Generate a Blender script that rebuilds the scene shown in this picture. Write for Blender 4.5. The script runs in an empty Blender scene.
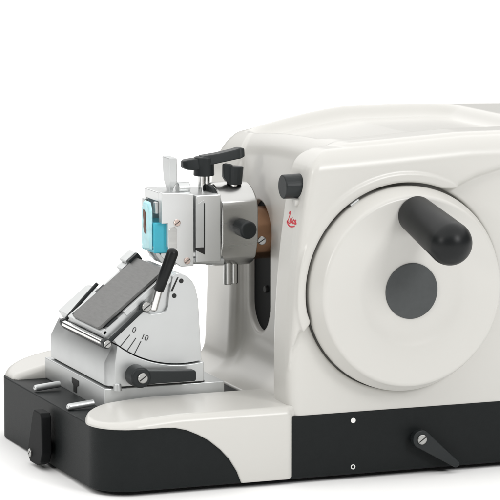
import bpy, bmesh, math, random
import numpy as np
from mathutils import Vector, Matrix, noise
random.seed(4)
S = 0.001                                   # everything below is written in millimetres
C = bpy.context.scene.collection
sc = bpy.context.scene
R = math.radians

# ------------------------------------------------------------------ camera
TH, PI_, F = R(21), R(8), 3200.0
fw = Vector((math.sin(TH)*math.cos(PI_), math.cos(TH)*math.cos(PI_), -math.sin(PI_)))
rt = Vector((math.cos(TH), -math.sin(TH), 0))
up = rt.cross(fw)
cam_d = bpy.data.cameras.new('camera'); cam = bpy.data.objects.new('camera', cam_d); C.objects.link(cam)
cam_d.sensor_width = 36; cam_d.lens = 36*F/500; cam_d.clip_start = .05; cam_d.clip_end = 200
M = Matrix((rt, up, -fw)).transposed().to_4x4()
M.translation = Vector((-983.41, -2980.44, 686.98))*S
cam.matrix_world = M
sc.camera = cam

# ------------------------------------------------------------------ world and lamps
w = bpy.data.worlds.new('World'); sc.world = w; w.use_nodes = True
bg = w.node_tree.nodes['Background']
bg.inputs[0].default_value = (1.0, .995, .98, 1); bg.inputs[1].default_value = .12

def area(name, loc, target, sx, sy, power, col=(1, 1, 1)):
    d = bpy.data.lights.new(name, 'AREA'); d.shape = 'RECTANGLE'; d.size = sx; d.size_y = sy
    d.energy = power; d.color = col
    o = bpy.data.objects.new(name, d); C.objects.link(o)
    o.location = loc
    o.rotation_euler = (Vector(target)-Vector(loc)).to_track_quat('-Z', 'Y').to_euler()
    return o
area('overhead_softbox', (.5, 6.5, 4.4), (.5, 6.5, 0), 14, 23, 1480, (1, .995, .985))
area('key_softbox', (-2.1, -.9, 1.15), (.22, .2, .2), .45, .45, 12, (1, .985, .96))
area('fill_softbox', (1.3, -2.8, 1.7), (.3, 0, .2), .9, .9, 38, (1, 1, 1))

vs = sc.view_settings
vs.view_transform = 'Standard'; vs.look = 'None'; vs.exposure = 0; vs.gamma = 1
sc.cycles.max_bounces = 8; sc.cycles.diffuse_bounces = 5; sc.cycles.use_denoising = True

# ------------------------------------------------------------------ materials
def mat(name, col, rough=.5, metal=0., spec=.5, bump=0., bscale=900, var=.0, vscale=6, rvar=.0, coat=0., trans=0., sss=0., aniso=None):
    m = bpy.data.materials.new(name); m.use_nodes = True
    nt = m.node_tree; b = nt.nodes['Principled BSDF']
    b.inputs['Base Color'].default_value = (*col, 1); b.inputs['Roughness'].default_value = rough
    b.inputs['Metallic'].default_value = metal; b.inputs['Specular IOR Level'].default_value = spec
    b.inputs['Coat Weight'].default_value = coat; b.inputs['Coat Roughness'].default_value = .12
    b.inputs['Transmission Weight'].default_value = trans
    if sss:
        b.inputs['Subsurface Weight'].default_value = sss; b.inputs['Subsurface Scale'].default_value = .004
    tc = nt.nodes.new('ShaderNodeTexCoord')
    mp = nt.nodes.new('ShaderNodeMapping'); nt.links.new(tc.outputs['Object'], mp.inputs[0])
    if aniso: mp.inputs['Scale'].default_value = aniso
    if var or rvar:
        n = nt.nodes.new('ShaderNodeTexNoise'); n.inputs['Scale'].default_value = vscale; n.inputs['Detail'].default_value = 6
        nt.links.new(mp.outputs[0], n.inputs['Vector'])
        if var:
            r = nt.nodes.new('ShaderNodeValToRGB')
            r.color_ramp.elements[0].position = .3; r.color_ramp.elements[1].position = .7
            r.color_ramp.elements[0].color = (*[c*(1-var) for c in col], 1)
            r.color_ramp.elements[1].color = (*[min(1, c*(1+var)) for c in col], 1)
            nt.links.new(n.outputs[0], r.inputs[0]); nt.links.new(r.outputs[0], b.inputs['Base Color'])
        if rvar:
            q = nt.nodes.new('ShaderNodeMapRange'); q.inputs[3].default_value = rough-rvar; q.inputs[4].default_value = rough+rvar
            nt.links.new(n.outputs[0], q.inputs[0]); nt.links.new(q.outputs[0], b.inputs['Roughness'])
    if bump:
        n2 = nt.nodes.new('ShaderNodeTexNoise'); n2.inputs['Scale'].default_value = bscale; n2.inputs['Detail'].default_value = 3
        nt.links.new(mp.outputs[0], n2.inputs['Vector'])
        bp = nt.nodes.new('ShaderNodeBump'); bp.inputs['Strength'].default_value = bump; bp.inputs['Distance'].default_value = .0004
        nt.links.new(n2.outputs[0], bp.inputs['Height']); nt.links.new(bp.outputs[0], b.inputs['Normal'])
    return m

WHITE = mat('white_lacquer', (.598, .589, .559), .29, spec=.5, rvar=.02, vscale=12)
BLACK = mat('black_textured_paint', (.0080, .0100, .0104), .53, spec=.19, bump=.35, bscale=1000, var=.05, vscale=120)
RUBBER = mat('black_plastic', (.013, .016, .017), .42, spec=.35, bump=.10, bscale=900, rvar=.05, vscale=60)
GRIP = mat('black_grip_plastic', (.005, .006, .0065), .38, spec=.28, bump=.06, bscale=1100, rvar=.04, vscale=50)
CAPG = mat('dark_grey_plastic', (.062, .067, .068), .55, spec=.35, bump=.12, bscale=1500, var=.05, vscale=150)
ALU = mat('satin_aluminium', (.60, .613, .613), .40, metal=.82, bump=.05, bscale=1600, rvar=.06, vscale=60)
ALUW = mat('bright_aluminium', (.72, .73, .73), .32, metal=.8, bump=.03, bscale=1600, rvar=.05, vscale=40)
BRUSH = mat('brushed_steel', (.50, .50, .49), .25, metal=1., bump=.10, bscale=500, rvar=.08, vscale=160, aniso=(.06, 1, 1))
CHROME = mat('polished_chrome', (.72, .72, .715), .12, metal=1., rvar=.04, vscale=90)
PLATE = mat('ground_grey_plate', (.140, .140, .137), .40, metal=.55, bump=.20, bscale=1100, var=.10, vscale=500, aniso=(1, .15, 1))
SLOTM = mat('matt_black', (.006, .0065, .007), .6, spec=.12)
BRONZE = mat('bronze', (.31, .175, .105), .22, metal=.9, bump=.05, bscale=700, var=.12, vscale=40, rvar=.06)
CYAN = mat('cyan_plastic', (.045, .45, .58), .30, spec=.5, sss=.2, var=.05, vscale=60)
WAX = mat('pale_blue_wax', (.44, .74, .79), .35, spec=.5, sss=.5, var=.10, vscale=110)
TISSUE = mat('brown_tissue', (.12, .045, .025), .5, var=.35, vscale=260, bump=.3, bscale=500)
DARK = mat('dark_gap', (.012, .012, .012), .6)
INK = mat('black_ink', (.02, .02, .02), .5)
RED = mat('red_ink', (.55, .03, .05), .45)
DOT = mat('white_ink', (.80, .80, .78), .5)
STEEL = mat('screw_steel', (.40, .40, .39), .30, metal=1.)
PINK = mat('rosy_steel', (.62, .50, .45), .28, metal=1.)
FLOORM = mat('white_paper', (.96, .96, .957), .9, spec=.1, var=.004, vscale=4)

# ------------------------------------------------------------------ helpers
WORLD = {}
def empty(name, loc, label=None, cat=None):
    o = bpy.data.objects.new(name, None); C.objects.link(o); o.location = Vector(loc)*S
    o.empty_display_size = .02
    if label: o['label'] = label
    if cat: o['category'] = cat
    WORLD[o.name] = Vector(loc)*S
    return o

def origin_of(o):
    return WORLD.get(o.name, Vector((0, 0, 0)))

def build(name, bm, m, parent=None, sharp=35, wn=True, pivot=None):
    """bm holds world millimetres; the object's own origin goes to its middle-bottom"""
    me = bpy.data.meshes.new(name)
    bmesh.ops.recalc_face_normals(bm, faces=bm.faces)
    xs = [v.co for v in bm.verts]
    lo = Vector([min(c[i] for c in xs) for i in range(3)]); hi = Vector([max(c[i] for c in xs) for i in range(3)])
    piv = Vector(pivot) if pivot else Vector(((lo.x+hi.x)/2, (lo.y+hi.y)/2, lo.z))
    for v in bm.verts: v.co = (v.co-piv)*S
    bm.to_mesh(me); bm.free()
    for p in me.polygons: p.use_smooth = True
    me.set_sharp_from_angle(angle=R(sharp))
    me.materials.append(m)
    if name in ('screw', 'bolt'): me.materials.append(DARK)
    o = bpy.data.objects.new(name, me); C.objects.link(o)
    WORLD[o.name] = piv*S
    o.location = piv*S - (origin_of(parent) if parent else Vector((0, 0, 0)))
    if parent: o.parent = parent
    if wn:
        md = o.modifiers.new('wn', 'WEIGHTED_NORMAL'); md.keep_sharp = True
    return o

def bevel(bm, off, seg=3, ang=28, faces=None):
    es = [e for e in bm.edges if len(e.link_faces) == 2 and e.calc_face_angle(0) > R(ang)]
    if off > 0 and es:
        bmesh.ops.bevel(bm, geom=es, offset=off, segments=seg, affect='EDGES', profile=.5, clamp_overlap=True)
    return bm

def loft(rings, cap=True):
    bm = bmesh.new()
    vr = [[bm.verts.new(p) for p in r] for r in rings]
    n = len(rings[0])
    for a, b in zip(vr, vr[1:]):
        for i in range(n): bm.faces.new((a[i], a[(i+1) % n], b[(i+1) % n], b[i]))
    if cap: bm.faces.new(vr[0][::-1]); bm.faces.new(vr[-1])
    bmesh.ops.recalc_face_normals(bm, faces=bm.faces)
    return bm

def join(*bms):
    a = bms[0]
    for b in bms[1:]:
        me = bpy.data.meshes.new('tmp'); b.to_mesh(me); b.free(); a.from_mesh(me); bpy.data.meshes.remove(me)
    return a

def box(x0, x1, y0, y1, z0, z1, bv=1., seg=3):
    return bevel(loft([[(x0, y0, z), (x1, y0, z), (x1, y1, z), (x0, y1, z)] for z in (z0, z1)]), bv, seg)

def prism(pts, y0, y1, bv=1., seg=3, ang=28):          # pts in XZ, pushed along Y
    return bevel(loft([[(x, y, z) for x, z in pts] for y in (y0, y1)]), bv, seg, ang)

def prism_z(pts, z0, z1, bv=1., seg=3, ang=28):        # pts in XY
    return bevel(loft([[(x, y, z) for x, y in pts] for z in (z0, z1)]), bv, seg, ang)

def prism_x(pts, x0, x1, bv=1., seg=3, ang=28):        # pts in YZ
    return bevel(loft([[(x, y, z) for y, z in pts] for x in (x0, x1)]), bv, seg, ang)

def frame(d):
    d = Vector(d).normalized(); a = Vector((0, 0, 1)) if abs(d.z) < .9 else Vector((1, 0, 0))
    u = a.cross(d).normalized(); return u, d.cross(u), d

def lathe(p0, d, prof, seg=64):                         # prof: (distance along d, radius)
    u, v, d = frame(d); p0 = Vector(p0); bm = bmesh.new(); rings = []
    for t, r in prof:
        if r <= 1e-6: rings.append([bm.verts.new(p0+d*t)])
        else: rings.append([bm.verts.new(p0+d*t+(u*math.cos(2*math.pi*k/seg)+v*math.sin(2*math.pi*k/seg))*r) for k in range(seg)])
    for a, b in zip(rings, rings[1:]):
        for k in range(seg):
            k2 = (k+1) % seg
            if len(a) == 1 and len(b) == 1: continue
            if len(a) == 1: bm.faces.new((a[0], b[k2], b[k]))
            elif len(b) == 1: bm.faces.new((a[k], a[k2], b[0]))
            else: bm.faces.new((a[k], a[k2], b[k2], b[k]))
    for r in (rings[0], rings[-1]):
        if len(r) > 1: bm.faces.new(r)
    bmesh.ops.recalc_face_normals(bm, faces=bm.faces)
    return bm

def rprof(L, r0, r1, b0=1., b1=1., n=5):                # rounded cylinder profile
    p = [(0, 0)] if b0 else []
    if b0: p += [(b0-b0*math.cos(a), r0-b0+b0*math.sin(a)) for a in [math.pi/2*i/n for i in range(n+1)]]
    else: p = [(0, 0), (0, r0)]
    if b1: p += [(L-b1+b1*math.sin(a), r1-b1+b1*math.cos(a)) for a in [math.pi/2*i/n for i in range(n+1)]]
    else: p += [(L, r1)]
    return p+[(L, 0)]

def cyl(p0, p1, r0, r1=None, b0=1., b1=1., seg=48):
    d = Vector(p1)-Vector(p0); r1 = r0 if r1 is None else r1
    return lathe(p0, d, rprof(d.length, r0, r1, b0, b1), seg)

def tube(pts, r, seg=16, caps=True, radii=None):
    pts = [Vector(p) for p in pts]; rings = []; pu = None
    for i, p in enumerate(pts):
        d = (pts[min(i+1, len(pts)-1)]-pts[max(i-1, 0)]).normalized()
        if pu is None: u = frame(d)[0]
        else: u = (pu-d*pu.dot(d)).normalized()
        pu = u; v = d.cross(u); rr = radii[i] if radii else r
        rings.append([p+(u*math.cos(2*math.pi*k/seg)+v*math.sin(2*math.pi*k/seg))*rr for k in range(seg)])
    return loft(rings, caps)

def smooth_path(pts, n=6):
    pts = [Vector(p) for p in pts]; out = []
    for i in range(len(pts)-1):
        p0, p1, p2, p3 = pts[max(i-1, 0)], pts[i], pts[i+1], pts[min(i+2, len(pts)-1)]
        for k in range(n):
            t = k/n
            out.append(.5*((2*p1)+(-p0+p2)*t+(2*p0-5*p1+4*p2-p3)*t*t+(-p0+3*p1-3*p2+p3)*t**3))
    return out+[pts[-1]]

def arc(cx, cy, r, a0, a1, n=24):
    return [(cx+r*math.cos(R(a0+(a1-a0)*i/n)), cy+r*math.sin(R(a0+(a1-a0)*i/n))) for i in range(n+1)]

def screw(p, d, r, h=2.2, rot=35):                       # flat round head with a dark slot across it
    u, v, d = frame(d); p = Vector(p)
    bm = lathe(p, d, [(0, 0), (0, r), (h*.75, r), (h, r*.86), (h, 0)], 32)
    a = R(rot); e = u*math.cos(a)+v*math.sin(a); n_ = d.cross(e)
    b = loft([[p+d*t+e*(sx*r*.86)+n_*(sy*r*.11) for sx, sy in ((-1, -1), (1, -1), (1, 1), (-1, 1))] for t in (h*.6, h+.12)])
    for f in b.faces: f.material_index = 1
    return join(bm, b)

# ------------------------------------------------------------------ signed distance solids (moulded plastic shells)
def smax(a, b, r): return np.minimum(-r, np.maximum(a, b)) + np.hypot(np.maximum(a+r, 0), np.maximum(b+r, 0))
def smin(a, b, r): return np.maximum(r, np.minimum(a, b)) - np.hypot(np.maximum(r-a, 0), np.maximum(r-b, 0))
def psmin(a, b, k):
    h = np.maximum(k-np.abs(a-b), 0)/k
    return np.minimum(a, b)-h*h*k*.25
def poly_sdf(px, py, pts):
    d = np.full(px.shape, 1e18); s = np.ones(px.shape); n = len(pts)
    for i in range(n):
        ax, ay = pts[i]; bx, by = pts[i-1]
        ex, ey = bx-ax, by-ay; wx, wy = px-ax, py-ay
        t = np.clip((wx*ex+wy*ey)/(ex*ex+ey*ey), 0, 1)
        d = np.minimum(d, (wx-ex*t)**2+(wy-ey*t)**2)
        c1 = py >= ay; c2 = py < by; c3 = ex*wy > ey*wx
        flip = (c1 & c2 & c3) | (~c1 & ~c2 & ~c3)
        s = np.where(flip, -s, s)
    return s*np.sqrt(d)
def rbox2(x, y, x0, x1, y0, y1, r):
    qx = np.abs(x-(x0+x1)/2)-(x1-x0)/2+r; qy = np.abs(y-(y0+y1)/2)-(y1-y0)/2+r
    return np.hypot(np.maximum(qx, 0), np.maximum(qy, 0))+np.minimum(np.maximum(qx, qy), 0)-r

def surface(fn, lo, hi, h):
    ax = [np.arange(lo[i], hi[i]+h, h) for i in range(3)]
    nx, ny, nz = map(len, ax)
    g = np.empty((nx, ny, nz), np.float32)
    for i0 in range(0, nx, 24):
        X, Y, Z = np.meshgrid(ax[0][i0:i0+24], ax[1], ax[2], indexing='ij')
        g[i0:i0+24] = fn(X, Y, Z)
    s = g < 0
    cnt = np.zeros((nx-1, ny-1, nz-1), np.int8)
    for dx in (0, 1):
        for dy in (0, 1):
            for dz in (0, 1): cnt += s[dx:nx-1+dx, dy:ny-1+dy, dz:nz-1+dz]
    act = (cnt > 0) & (cnt < 8); idx = -np.ones(act.shape, np.int64)
    cells = np.argwhere(act); idx[act] = np.arange(len(cells))
    acc = np.zeros((len(cells), 3)); num = np.zeros(len(cells))
    corners = [(0,0,0),(1,0,0),(0,1,0),(1,1,0),(0,0,1),(1,0,1),(0,1,1),(1,1,1)]
    for a in range(8):
        for b in range(a+1, 8):
            ca, cb = np.array(corners[a]), np.array(corners[b])
            if np.abs(ca-cb).sum() != 1: continue
            va = g[tuple((cells+ca).T)]; vb = g[tuple((cells+cb).T)]
            k = (va < 0) != (vb < 0); t = np.zeros(len(cells)); t[k] = va[k]/(va[k]-vb[k])
            p = ca+(cb-ca)*t[:, None]; acc[k] += p[k]; num[k] += 1
    v = (cells+acc/num[:, None])*h+np.array(lo)
    quads = []
    for axn in range(3):
        sl0 = [slice(None)]*3; sl1 = [slice(None)]*3; sl0[axn] = slice(0, -1); sl1[axn] = slice(1, None)
        a, b = s[tuple(sl0)], s[tuple(sl1)]
        e = np.argwhere(a != b); o1, o2 = [(1, 2), (2, 0), (0, 1)][axn]
        ok = (e[:, o1] > 0) & (e[:, o2] > 0) & (e[:, o1] < g.shape[o1]-1) & (e[:, o2] < g.shape[o2]-1); e = e[ok]
        ins = a[tuple(e.T)]
        def at(d1, d2):
            c = e.copy(); c[:, o1] -= d1; c[:, o2] -= d2; return idx[tuple(c.T)]
        q = np.stack([at(1, 1), at(0, 1), at(0, 0), at(1, 0)], 1)
        q[~ins] = q[~ins][:, ::-1]; quads.append(q)
    q = np.concatenate(quads)
    for _ in range(4):                                   # pull the vertices on to the exact surface
        e = .25; d = fn(*v.T)
        gr = np.stack([fn(v[:, 0]+e, v[:, 1], v[:, 2])-fn(v[:, 0]-e, v[:, 1], v[:, 2]),
                       fn(v[:, 0], v[:, 1]+e, v[:, 2])-fn(v[:, 0], v[:, 1]-e, v[:, 2]),
                       fn(v[:, 0], v[:, 1], v[:, 2]+e)-fn(v[:, 0], v[:, 1], v[:, 2]-e)], 1)/(2*e)
        gl = np.maximum((gr**2).sum(1), .1)
        v = v-np.clip(d/gl, -h*.6, h*.6)[:, None]*gr*.9
    return v, q

def build_surface(name, fn, lo, hi, h, m, parent, piv):
    v, q = surface(fn, lo, hi, h)
    piv = np.array(piv, float)
    me = bpy.data.meshes.new(name)
    me.from_pydata(((v-piv)*S).tolist(), [], q.tolist()); me.update()
    for p in me.polygons: p.use_smooth = True
    me.materials.append(m)
    o = bpy.data.objects.new(name, me); C.objects.link(o); WORLD[o.name] = Vector(piv)*S
    o.location = Vector(piv)*S-origin_of(parent); o.parent = parent
    return o

# ------------------------------------------------------------------ setting: white paper table
bm = bmesh.new()
N = 24
vv = [bm.verts.new((400+30000*math.cos(2*math.pi*k/N), 200+30000*math.sin(2*math.pi*k/N), -6)) for k in range(N)]
bm.faces.new(vv)
fl = build('table_top', bm, FLOORM, wn=False, pivot=(400, 200, -6)); fl['kind'] = 'structure'

# ------------------------------------------------------------------ the microtome
mt = empty('microtome', (300, 190, 0), 'white rotary microtome with black base band and big round hand wheel', 'microtome')
XE = 640

# base block
def rounded(x0, x1, y0, y1, rs, n=14):
    a, b, c, d = rs
    return (arc(x0+a, y0+a, a, 180, 270, n)+arc(x1-b, y0+b, b, 270, 360, n)+arc(x1-c, y1-c, c, 0, 90, n)+arc(x0+d, y1-d, d, 90, 180, n))
bm = prism_z(rounded(1, XE, 0, 374, (40, 20, 20, 44)), -1, 64.5, 1.6, 3)
for v in bm.verts: v.co.z -= (5 if v.co.z < 30 else 2)*v.co.y/374     # slight draft of the casting
build('base', bm, BLACK, mt, sharp=30)
for x, y in ((70, 60), (70, 320), (580, 60), (580, 320)):
    build('rubber_foot', cyl((x, y, -6), (x, y, 0), 14, 16), RUBBER, mt)

# moulded shell
WX, WZ = 327.5, 191.0
def psi(Z): return 204.5+.00046*np.maximum(Z-115, 0)**2
panel = [(205.2, 112), (209, 134), (215.5, 150), (227.5, 165), (WX, WZ), (WX+40, WZ+100), (384, 291), (409, 302), (436, 309), (XE+60, 360), (XE+60, 460), (240, 460)]
panel += [(float(psi(z))+.8, z) for z in (330, 320, 300, 280, 260, 240, 220, 200, 170, 140, 118)]
def ztop(X, Y): return 347-.055*np.maximum(400-X, 0)-.03*np.maximum(X-480, 0)-np.clip((Y-60)/285, 0, 1.1)**2*17*np.clip((400-X)/113, 0, 1.4)**1.5
def shell(X, Y, Z):
    top = (Z-ztop(X, Y))*.99
    pil = (psi(Z)-X)*.99
    padf = (236.5+(Z-98)*.045-X)*.998
    ends = X-XE
    y_near = 1.2-Y; y_far = Y-350
    a = smax(smax(smax(254-X, top, 26), y_near, 22), y_far, 26)
    p = smax(smax(smax(smax(pil, top+4, 24), y_near, 13), Y-51, 7), X-330, 2)
    q = smax(smax(smax(padf, 261-Y, 7), 70-Z, 40), X-300, 2)
    q = smax(smax(q, top, 40), y_far, 16)
    f = psmin(a, q, 8)
    foot = smax(smax(smax(208-X, Z-66, 2), 52-Y, 2), y_far, 16)
    f = smin(f, foot, 44)
    f = smin(f, p, 5*np.clip((Y-22)/16, 0, 1)+.01)
    # panel round the wheel, stands 5 mm proud
    pn = smax(smax(poly_sdf(X, Z, panel), 1.6-9.6*np.clip((Z-110)/58, 0, 1)-Y, 9), Y-52, 7)
    pn = smax(pn, top+3, 22)
    pn = psmin(pn, smax(smax(np.hypot(X-WX, Z-WZ)-119, -9.6-Y, 1.5), smax(poly_sdf(X, Z, panel)+1, Y-30, 1), 2), 3)
    f = psmin(f, pn, 4*np.clip((13-Y)/7, 0, 1)+.01)
    rr = np.hypot(X-WX, Z-WZ)
    f = smax(f, -smax(rr-109.5+2.4*np.clip((172-Z)/16, 0, 1), Y-16, 1.), 2.)           # wheel well
    # tray in the top
    tr = rbox2(X, Y, 274, 524, 64, 322, 34)+np.maximum(0, -(Z-ztop(X, Y)))*.8
    f = smax(f, -smax(tr, ztop(X, Y)-13-Z, 9), 7)
    # slot for the sample arm
    zc = np.clip(Z, 148, 228)
    sl = np.hypot(Y-216, Z-zc)-31.5
    f = smax(f, -smax(sl, X-278, 1), 2.)
    f = smax(f, 62-Z, 1.); f = smax(f, ends, 16)
    return f
build_surface('body', shell, (190, -15, 58), (650, 356, 354), 2.0, WHITE, mt, (420, 180, 62))
build('slot_plate', box(261, 267, 172, 254, 108, 268, 0), SLOTM, mt)
build('bolt', screw((261, 210, 163), (-1, 0, 0), 4, 3), DARK, mt)

# arm covers along both sides of the base
armp = [(-10, 62.6), (66, 62.6), (80, 61.6), (92, 58.5), (104, 53), (116, 46), (128, 36), (138, 25), (146, 12), (151, -.5), (230, -.5), (230, 100), (-10, 100)]
def near_arm(X, Y, Z):
    pl = rbox2(X, Y, -1.6, 290, -2.5, 150, 42.4)
    inner = smax(pl, Y-103+41*np.clip((46-X)/44, 0, 1.2)**2, 18)
    d = smax(inner, (Z-75.5+8*np.clip((90-X)/90, 0, 1)**1.4-1.0*np.clip((Y-40)/40, -1.5, 1))*.98, 9)
    pr = poly_sdf(X, Z, armp)
    d = smax(d, pr, 1.6)
    d = smax(d, X-207.5-8*np.clip((Y-1)/5, 0, 1), 7)
    return smax(d, -(Z+.5), .6)
build_surface('arm_cover', near_arm, (-8, -8, -6), (222, 114, 86), 1.5, WHITE, mt, (110, 45, 0))
def far_arm(X, Y, Z):
    pl = rbox2(X, Y, 3, 400, 120, 378, 44)
    d = smax(pl, 308-Y, 8)
    d = smax(d, (Z-83+17*np.clip((75-X)/75, 0, 1)**1.3)*.97, 8); d = smax(d, X-214, 3)
    return smax(d, 61.5-Z, 1)
build_surface('arm_cover', far_arm, (-4, 300, 58), (220, 386, 88), 2.2, WHITE, mt, (110, 345, 63))

# hand wheel
WC = (WX, 0, WZ)
n = 10
prof = [(-12, 0), (-12, 99), (-8, 103)]
prof += [(2, 106), (10, 106), (13, 105)]
prof += [(24, 100.3)]+[(24+5.8*math.sin(a), 94.6+5.2*math.cos(a)) for a in [R(25)+R(65)*i/n for i in range(n+1)]]
prof += [(29.8, 91), (29.2, 76), (28.1, 60), (27.4, 55.5), (26.2, 51.5), (25.7, 42), (25.1, 32), (25.1, 0)]
wheel = build('hand_wheel', lathe(WC, (0, -1, 0), prof, 160), WHITE, mt, sharp=50, wn=False, pivot=WC)
build('hub_cap', lathe((WX, -24.8, WZ), (0, -1, 0), [(0, 0), (0, 28.8), (1.2, 28.8), (1.9, 28.2), (2.1, 27), (2.1, 0)], 96), CAPG, wheel, wn=False)
g0 = Vector((329, -28, 271.5)); g1 = Vector((336, -124, 244))
L = (g1-g0).length; n = 14
gp = [(0, 0), (0, 18.6), (2, 19.2)]+[(L*t, 19.2+4.2*t) for t in (.25, .5, .68)]
rr_ = 22.6
gp += [(L-rr_*.98+rr_*math.sin(a), rr_*math.cos(a)) for a in [R(2)+(math.pi/2-R(2))*i/n for i in range(n+1)]][:-1]+[(L+.3, 0)]
build('grip', lathe(g0, g1-g0, gp, 64), GRIP, wheel, sharp=60, wn=False)
# little latch in the gap between wheel rim and body
build('latch', cyl((WX-60, -6, WZ+88), (WX-51, -6, WZ+94), 1.8, 1.8, .6, .6, 16), ALU, mt)

# side lever and the two position marks
def lever_bm(p, tip, r0, r1, y0, y1, bv=1.2):
    p, tip = Vector(p), Vector(tip); d = (tip-p); L = math.hypot(d.x, d.z); a = math.degrees(math.atan2(d.z, d.x))
    pts = arc(p.x, p.z, r0, a+78, a+282, 22)+arc(tip.x, tip.z, r1, a-60, a+60, 6)
    return prism(pts, y0, y1, bv, 3, 40)
lv = build('lock_lever', join(lever_bm((346, 0, 33), (385, 0, 4.5), 9.6, 4.2, -13, -5.5), cyl((346, .5, 33), (346, -6, 33), 7.5)), RUBBER, mt)
build('screw', screw((346, -12.6, 33), (0, -1, 0), 5.2, 2.4), STEEL, lv)
build('position_mark', lathe((274.3, .2, 55.6), (0, -1, 0), [(0, 0), (0, 2.7), (.5, 2.7), (.5, 0)], 24), DOT, mt)
bm = lathe((274.3, .2, 7), (0, -1, 0), [(0, 1.7), (0, 2.7), (.5, 2.7), (.5, 1.7), (0, 1.7)], 8)
build('position_mark', bm, DOT, mt)

# front lever on the black front face
flv = build('front_lever', join(prism_x([(166, -2), (189, -2.5), (195, 2), (197, 10), (178, 53), (173, 56), (151, 56), (147, 52), (146, 14), (152, 3)], -15, -4, 1.5, 3, 20),
            cyl((2, 176, 14), (-6, 176, 14), 7)), SLOTM, mt)
build('screw', screw((-14, 186, 7.5), (-1, 0, 0), 4.6, 3), STEEL, flv)

# two short clamping rods lying over the black front deck
for y, dy in ((232, 2), (117, 2)):
    build('clamp_rod', cyl((3, y, 67), (33, y+dy, 69.5), 3.5, 3.5, 3.2, .5, 24), ALU, mt)

# knob on the pillar with its white stop below, and the red script
kz = 298.5; ky = 19
build('knob', join(lathe((229, ky, kz), (-1, 0, 0), rprof(26, 12.8, 12.3, 1, 1.4), 36)), RUBBER, mt, sharp=8, wn=False)
build('stop_pin', cyl((226, ky-6, kz-15), (214, ky-6, kz-16), 4.2, 3.6), WHITE, mt)

def face_x(y, z):
    a_, b_ = np.full(y.shape, 190.), np.full(y.shape, 235.)
    for _ in range(20):
        m_ = (a_+b_)/2; o_ = shell(m_, y, z) > 0
        a_ = np.where(o_, m_, a_); b_ = np.where(o_, b_, m_)
    return a_
strokes = [  # script lettering, unit: x right, y up
    [(0.9, 4.0), (1.3, 5.0), (1.9, 5.2), (2.0, 4.4), (1.5, 3.0), (0.9, 1.4), (0.3, .4), (0, .5), (.2, 1.0), (.8, .8), (1.6, .3), (2.6, .2)],
    [(2.5, 1.2), (3.2, 1.6), (3.4, 2.2), (3.0, 2.4), (2.6, 1.8), (2.5, 1.0), (2.9, .6), (3.5, .9), (4.0, 1.5)],
    [(4.3, 2.3), (4.1, 1.3), (4.2, .8), (4.7, 1.1)],
    [(4.55, 3.2), (4.6, 3.3)],
    [(6.0, 2.0), (5.7, 2.3), (5.2, 1.9), (5.0, 1.2), (5.3, .7), (5.9, .9), (6.3, 1.3)],
    [(7.4, 2.1), (7.0, 2.35), (6.5, 1.8), (6.4, 1.0), (6.7, .7), (7.2, 1.3), (7.5, 2.2), (7.4, 1.1), (7.6, .8), (8.1, 1.2)],
    [(0.4, .6), (1.2, -.3), (3.0, -.9), (5.0, -.8), (7.0, -.2)],
]
bm_l = None
for st in strokes:
    path = smooth_path([(0, a, b) for a, b in st], 6)
    q = []
    for p in path:
        y = 34-p.y*3.1; z = 259+p.z*2.35
        q.append((0, y, z))
    b_ = tube(q, .74, 8)
    bm_l = b_ if bm_l is None else join(bm_l, b_)
fx = face_x(np.array([v.co.y for v in bm_l.verts]), np.array([v.co.z for v in bm_l.verts]))
for v, x in zip(bm_l.verts, fx): v.co.x = x-(.3 if v.co.x < 0 else -.2)   # squash to a thin print on the pillar face
build('logo', bm_l, RED, mt, wn=False)

# ------------------------------------------------------------------ specimen head on the sample arm
AY, AZ = 203, 238
arm_ = build('sample_arm', join(cyl((262, AY+4, 226), (228, AY+4, 226), 28.5, 28.5, 1, 1, 72)), BRONZE, mt)
build('screw', screw((243, AY-24.0, 221), (-.35, -1, 0), 4.6, 2.5), STEEL, arm_)

sp = empty('specimen_clamp', (190, AY, 196), 'silver specimen clamp head with two black levers on top, holding the blue cassette', 'specimen clamp')
# round steel head with a flat on the near side
pts = arc(AY, AZ, 45, -90, -148, 10)[::-1]
pts = [(AY+45*math.cos(R(a)), AZ+45*math.sin(R(a))) for a in range(-40, 141, 5)]
pts += [(166, 257), (166, 222)]
pts += [(AY+45*math.cos(R(a)), AZ+45*math.sin(R(a))) for a in range(228, 316, 6)]
head = build('steel_head', join(prism_x(pts, 192, 234, 2.2, 4, 24)), BRUSH, sp, sharp=26)
pc = [(AY+(y-AY)*.97, AZ+(z-AZ)*.97) for y, z in pts]
build('head_collar', prism_x(pc, 187.5, 192.2, .8, 2, 24), RUBBER, sp, sharp=26)
build('clamping_knob', lathe((214, 168, 238.5), (.05, -1, -.05), rprof(24, 9.2, 9.6, 1, 3), 30), RUBBER, sp, sharp=8, wn=False)
for k, (dx, dy) in enumerate(((-4, -2), (4.5, 2))):
    build('stub_pin', cyl((211+dx, 190+dy, 203), (211+dx, 190+dy, 174), 4.6, 4.6, .5, 1.2, 28), BRUSH, sp)

# adapter with dovetail window
ad = build('adapter_block', join(box(163, 191, 165, 236, 203, 274.5, 1.2)), ALUW, sp)
build('window_plate', prism([(162.6, 271), (162.6, 219), (171.6, 219), (171.6, 269.5), (165, 265.5), (164, 271)], 164.2, 166, .2, 1), ALU, ad)
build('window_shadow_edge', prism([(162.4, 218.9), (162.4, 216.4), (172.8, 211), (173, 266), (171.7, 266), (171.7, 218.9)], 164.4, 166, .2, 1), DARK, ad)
build('guide_rod', cyl((158, 172, 205), (196, 172, 202), 4, 4, .5, .5, 24), ALU, sp)

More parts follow.
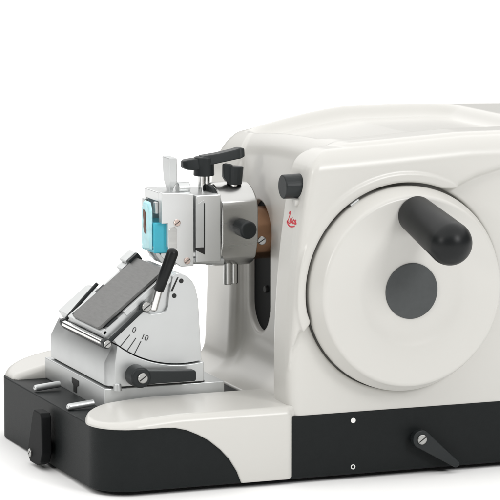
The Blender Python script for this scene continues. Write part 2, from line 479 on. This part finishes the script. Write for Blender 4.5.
# front jaw block (near face cut back round the cassette)
jaw = build('clamp_jaw', prism([(125, 279), (125, 246), (131.5, 246), (131.5, 222), (135, 213), (140, 204), (146, 199.5), (160.4, 199.5), (160.4, 276.5)], 165, 176, .9, 3), ALUW, sp)
jb = build('jaw_block', join(box(139, 162, 176.2, 224, 212, 277.5, 1)), ALU, sp)
build('jaw_frame', join(box(125.2, 139, 176.2, 222, 268, 278.3, 1), box(126, 139, 213, 222, 212, 268, 1), box(127, 139, 176.2, 214, 205, 214, 1)), ALUW, sp)
for (y, z) in ((216, 262), (180, 262)):
    build('spring_clip', join(box(121.5, 126, y-4, y+4, z-7, z+6, 1.6)), ALU, sp)
build('screw', screw((141.7, 165.2, 246.5), (0, -1, 0), 3.6, 1.8), PINK, jaw)
build('screw', screw((152.8, 165.2, 205.5), (0, -1, 0), 3.6, 1.8), PINK, jaw)
# finger groove behind the lower lever
build('finger_groove', prism([(132.3, 222)]+[(132.3, 238)]+arc(137.2, 238, 4.6, 160, 20, 8)+[(141.6, 222), (140, 216), (135, 216)], 164.4, 166, .3, 1), BRUSH, jaw)
# bent jaw fingers under the cassette
for y in (196, 178):
    build('jaw_finger', bevel(loft([[(x, y-4, z), (x, y+4, z), (x+4, y+4, z+2), (x+4, y-4, z+2)] for x, z in ((118, 221), (121, 212), (128, 203), (140, 199))]), .4, 1), ALU, sp)
# upright chrome lever
cl = bevel(loft([[(138.5, 180, z), (142.5, 179, z), (142.5, 190, z), (138.5, 190, z)] if z < 281 else
     [(137.3-a, 176-b, z), (144-a+1.5, 174-b, z), (144-a+1.5, 194+b, z), (137.3-a, 194+b, z)] for z, a, b in ((274, 0, 0), (280, 0, 0), (289, 0, .5), (300, .6, 1.4), (314.5, 1.2, 2))]), 1.2, 3, 20)
build('clamp_lever', cl, ALU, sp)
# side boss between lever and hub
build('pivot_boss', cyl((148, 182, 281), (161, 182, 281), 6.5, 6.5, 1, 1, 40), ALU, sp)

# black lever on the adapter
hubx, huby = 186, 203
for dx, dy in ((-3.6, -2), (3.4, 2)):
    build('lever_stem', cyl((hubx+dx, huby+dy, 274), (hubx+dx, huby+dy, 294), 3.8, 3.8, .4, .4, 24), CHROME, sp)
lev = join(cyl((hubx, huby, 290.5), (hubx, huby, 311), 11.2, 10.6, 1.2, 2, 48))
def blade(secs):
    return bevel(loft([[(x, y-wd, z-h), (x, y+wd, z-h), (x, y+wd*.8, z+h), (x, y-wd*.8, z+h)] for x, y, z, wd, h in secs]), 1.4, 3, 20)
lev = join(lev, blade([(162, 206, 303.5, 4, 3.4), (165, 206, 303, 8, 5), (174, 205, 303.2, 9, 6), (190, 203, 305, 9, 6)]),
           blade([(182, 203, 306.5, 9.5, 5.5), (200, 201, 309.5, 9.5, 5.0), (218, 199, 313, 9.5, 5.2), (223, 198, 314.3, 9.5, 5.6), (228, 197, 315, 7, 4.5)]))
build('hub_lever', lev, RUBBER, sp, sharp=25)
kn = join(lathe((215.5, 190, 281.5), (.05, 0, 1), rprof(19.5, 8.2, 9.2, 1, 1.2), 16), blade([(203, 191, 296.5, 3.5, 7), (207, 191, 294, 5, 10), (213, 190, 294, 5, 9)]))
build('tension_knob', kn, RUBBER, sp, sharp=20)
build('lever_stem', cyl((215, 190, 274), (215, 190, 283), 4.2, 4.2, .3, .3, 24), CHROME, sp)

# ------------------------------------------------------------------ cassette in the clamp
ct = empty('tissue_cassette', (124, 196, 216), 'cyan cassette with pale blue wax and brown specimen, held in the silver clamp', 'cassette')
build('cassette_shell', join(box(118.5, 137.5, 172, 211.5, 214, 246.5, 1.4), box(118.5, 127, 204, 211, 232, 242, .8), box(118.5, 127, 204, 210, 255, 260, .8)), CYAN, ct)
bmw = bevel(loft([[(114.8, 177.2+a, 218.5-c), (114.8, 198+b, 216.5-c), (114.8, 202+b, 222), (114.8, 202+b, 259), (114.8, 197, 266+c), (114.8, 183, 266+c), (114.8, 177.2+a, 258)]
     if k == 0 else [(118.4, 175.2, 216.5), (118.4, 200, 214.5), (118.4, 204, 221), (118.4, 204, 261), (118.4, 199, 268.5), (118.4, 181, 268.5), (118.4, 175.2, 260)] for k, a, b, c in ((0, 0, 0, 0), (1, 0, 0, 0))]), 1.6, 3, 25)
build('wax_block', bmw, WAX, ct)
tp = [(196, 258), (199.5, 259), (201, 255), (199, 247), (199.5, 240), (196.5, 234), (191.5, 233), (190.5, 237), (193, 244), (192.5, 251), (193, 256)]
build('specimen', prism_x([(a-5, b) for a, b in tp], 114.1, 116, .5, 2, 10), TISSUE, ct)

# ------------------------------------------------------------------ knife holder
kh = empty('knife_holder', (110, 203, 64.5), 'silver knife holder with tilted grey blade plate and angle scale on the black base', 'knife holder')
kb = build('base_plate', join(box(40, 172, 104, 310, 62.8, 86, 1.2)), ALU, kh)
build('keyhole_slot', prism_x([(189.5, 80), (213, 80), (213, 75), (207.5, 72.5), (207.5, 65.5), (196.5, 65.5), (196.5, 72.5), (189.5, 74.5)], 39.4, 41, .2, 1), DARK, kb)
build('locating_pin', join(cyl((53, 101, 84), (53, 101, 91.5), 4.6, 4.0, .2, 1.6, 28)), ALU, kh)
# cradle block, hollowed to the scale segment's arc
CX, CZ = 125, 224
def cradle(xf, y):
    a0 = math.degrees(math.atan2(132-CZ, 53.5-CX)); a1 = math.degrees(math.atan2(109-CZ, 147.5-CX))
    top = arc(CX, CZ, 117.6, a0, a1, 26)
    return [(xf, y, 88), (xf, y, 112)]+[(max(x, xf+2 if i == 0 else x), y, z) for i, (x, z) in enumerate(top)]+[(147.5, y, 88)]
bm = loft([cradle(50.5, 100), cradle(43, 113), cradle(43, 298)])
block = build('cradle', bevel(bm, .8, 2, 30), ALU, kh)
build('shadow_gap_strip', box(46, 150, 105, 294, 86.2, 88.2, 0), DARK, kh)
# scale segment: thick body plus a near cheek with a sunk pocket
arcp = arc(CX, CZ, 116.4, math.degrees(math.atan2(131-CZ, 53-CX)), math.degrees(math.atan2(107.5-CZ, 147-CX)), 26)
segp = arcp+[(143, 173), (140, 186.5), (136.5, 193), (131, 198.5), (125, 201.6), (119, 202), (112, 196.5), (107, 187.4), (47.5, 140.5)]
build('segment_body', prism(segp, 108.2, 208, .8, 2, 25), ALU, kh)
segf = arcp[:16]+[(96, 150), (86, 166), (80, 166.5), (47.5, 140.5)]
build('segment_cheek', prism(segf, 226, 286, 1.2, 2, 25), ALU, kh)
cheek = arcp+[(143, 173), (140, 186.5), (136.5, 193), (131, 198.5), (125, 201.6), (119, 202), (115, 199),
              (113.5, 192), (110.5, 178), (109.5, 168), (107, 163.5), (102, 161.6), (92, 161), (84, 164), (78.5, 165.3), (47.5, 140.5)]
ck = build('scale_cheek', prism(cheek, 104, 108, .7, 2, 25), ALU, kh)
for x, z in ((124.3, 194.2), (116.6, 179)):
    build('dark_hole', lathe((x, 104.3, z), (0, -1, 0), [(0, 0), (0, 2.5), (.45, 2.5), (.45, 0)], 24), DARK, ck)
build('slit', prism([(112.6, 184), (119.8, 198), (121.4, 198.3), (114.8, 184)], 103.5, 105, .1, 1), DARK, ck)
def strip(a, b, wd, y, m, par, name):
    a, b = Vector((a[0], 0, a[1])), Vector((b[0], 0, b[1])); d = (b-a).normalized(); nrm = Vector((-d.z, 0, d.x))*wd/2
    pts = [(p.x, p.z) for p in (a+nrm, b+nrm, b-nrm, a-nrm)]
    return build(name, prism(pts, y-.35, y+.3, 0), m, par)
for a, b in (((68, 141), (55.5, 127.4)), ((74.5, 137.3), (63, 122)), ((80, 133.8), (72.2, 119.8))):
    strip(a, b, .75, 103.9, INK, ck, 'scale_line')
def text(s, x, z, size, rot, name, par):
    cu = bpy.data.curves.new('tmp', 'FONT'); cu.body = s; cu.size = size*S; cu.extrude = .0003; cu.align_x = 'CENTER'; cu.offset = -.00012
    o = bpy.data.objects.new('tmp', cu); C.objects.link(o)
    dg = bpy.context.evaluated_depsgraph_get(); me = bpy.data.meshes.new_from_object(o.evaluated_get(dg))
    bpy.data.objects.remove(o); bpy.data.curves.remove(cu)
    me.name = name; me.materials.clear(); me.materials.append(INK)
    ob = bpy.data.objects.new(name, me); C.objects.link(ob)
    ob.rotation_euler = (R(90), R(rot), 0); pos = Vector((x, 103.7, z))*S; WORLD[ob.name] = pos
    ob.location = pos-origin_of(par); ob.parent = par
    return ob
text('0', 71.5, 143.3, 8.5, 24, 'scale_number', ck)
text('10', 83, 134.8, 8.5, 24, 'scale_number', ck)

# tilted carriage: u runs up the slope, Y across, w out of the plate
AN = R(38.5); O = Vector((36, 0, 148.8)); U = Vector((math.cos(AN), 0, math.sin(AN))); Wn = Vector((-math.sin(AN), 0, math.cos(AN)))
def uw(u, y, w): return O+U*u+Vector((0, y, 0))+Wn*w
def tbox(u0, u1, y0, y1, w0, w1, bv=.8, seg=2):
    return bevel(loft([[uw(u0, y0, w_), uw(u1, y0, w_), uw(u1, y1, w_), uw(u0, y1, w_)] for w_ in (w0, w1)]), bv, seg)
car = build('carriage', join(tbox(-1, 92, 106, 222, -14, -4.8), tbox(30, 93, 104.5, 111, -9, -3.2), tbox(-2, 4, 106, 200, -9, -3.4)), ALU, kh)
bmp = bevel(loft([[uw(u, y, w_) for u, y in ((3, 112), (0, 115), (0, 197), (5, 203), (93, 203), (93, 112))] for w_ in (-3.2, 0)]), .6, 2)
build('blade_plate', bmp, PLATE, kh)
build('far_stop', join(tbox(82, 97, 208, 228, -10, 3.0, 1.2), tbox(74, 82, 208, 226, -10, -1, .6)), ALU, kh)
build('far_stop_pad', tbox(84, 97, 200.5, 205.5, -6, 3, .6), RUBBER, kh)
for u0, u1, y0, y1 in ((8, 22, 101.5, 111), (38, 50, 203, 214), (3, 12, 201, 209)):
    build('clip_pad', tbox(u0, u1, y0+6, y1+5, -7, -3.4, .6), RUBBER, kh)
# black wire bracket with silver bar along the front
near = smooth_path([uw(52, 101, -13.5), uw(20, 101, -14.4), uw(-5, 101, -15.4)], 4)
far = smooth_path([uw(-5, 246, -15), uw(20, 247, -11.5), uw(50, 247, -8)], 4)
br = build('bracket_rod', join(tube(near, 2.3, 16), cyl(uw(-5, 99, -15.4), uw(-5, 108, -15.4), 5, 5, 1, 1, 28), cyl(uw(50, 99, -13.5), uw(50, 107, -13.5), 5.4, 5.4, 1, 1, 28)), RUBBER, kh)
build('bracket_rod', join(tube(far, 2.0, 16), cyl(uw(-5, 240, -15), uw(-5, 248, -15), 4.4, 4.4, 1, 1, 28)), RUBBER, kh)
build('front_bar', cyl(uw(-5.5, 107, -15.2), uw(-5.5, 241, -15), 3.6, 3.6, .3, .3, 28), CHROME, br)
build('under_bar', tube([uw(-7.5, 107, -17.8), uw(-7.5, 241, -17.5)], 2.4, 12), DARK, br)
build('screw', screw(uw(-5, 99.3, -15.4), (0, -1, 0), 4.0, 2.2), STEEL, br)
build('screw', screw(uw(51, 99.2, -13.5), (0, -1, 0), 5.0, 2.4), STEEL, br)
# chrome stem with black sleeve
ga, gb = Vector((96.4, 95.6, 186.5)), Vector((111.2, 88.6, 231)); Lg = (gb-ga).length
gl = build('grip_lever', lathe(ga, gb-ga, [(0, 0), (0, 4.6), (.8, 5.2), (Lg*.4, 5.9), (Lg-6, 6.2)]+[(Lg-6+6*math.sin(a), 6.2*math.cos(a)) for a in [R(x) for x in (20, 40, 60, 78)]]+[(Lg, 0)], 36), GRIP, kh, sharp=60, wn=False)
build('stem', cyl((91.6, 100, 164.5), (97.4, 95.2, 190), 4.2, 3.9, 3.6, .5, 28), CHROME, gl)

# clamp lever of the holder
cl_ = build('clamp_handle', join(cyl((72, 101, 99.5), (72, 80, 99.5), 11.2, 10.8, 1, 2.4, 48),
       prism([(70, 108), (78, 106.6), (90, 105.4), (131, 103.6), (132.5, 102), (132.5, 93.4), (131, 92), (90, 92.2), (70, 91)], 81.5, 93, 1.8, 3, 20)), RUBBER, kh, sharp=30)
build('screw', screw((73.2, 80.2, 99.4), (0, -1, 0), 5.4, 2.6), STEEL, cl_)
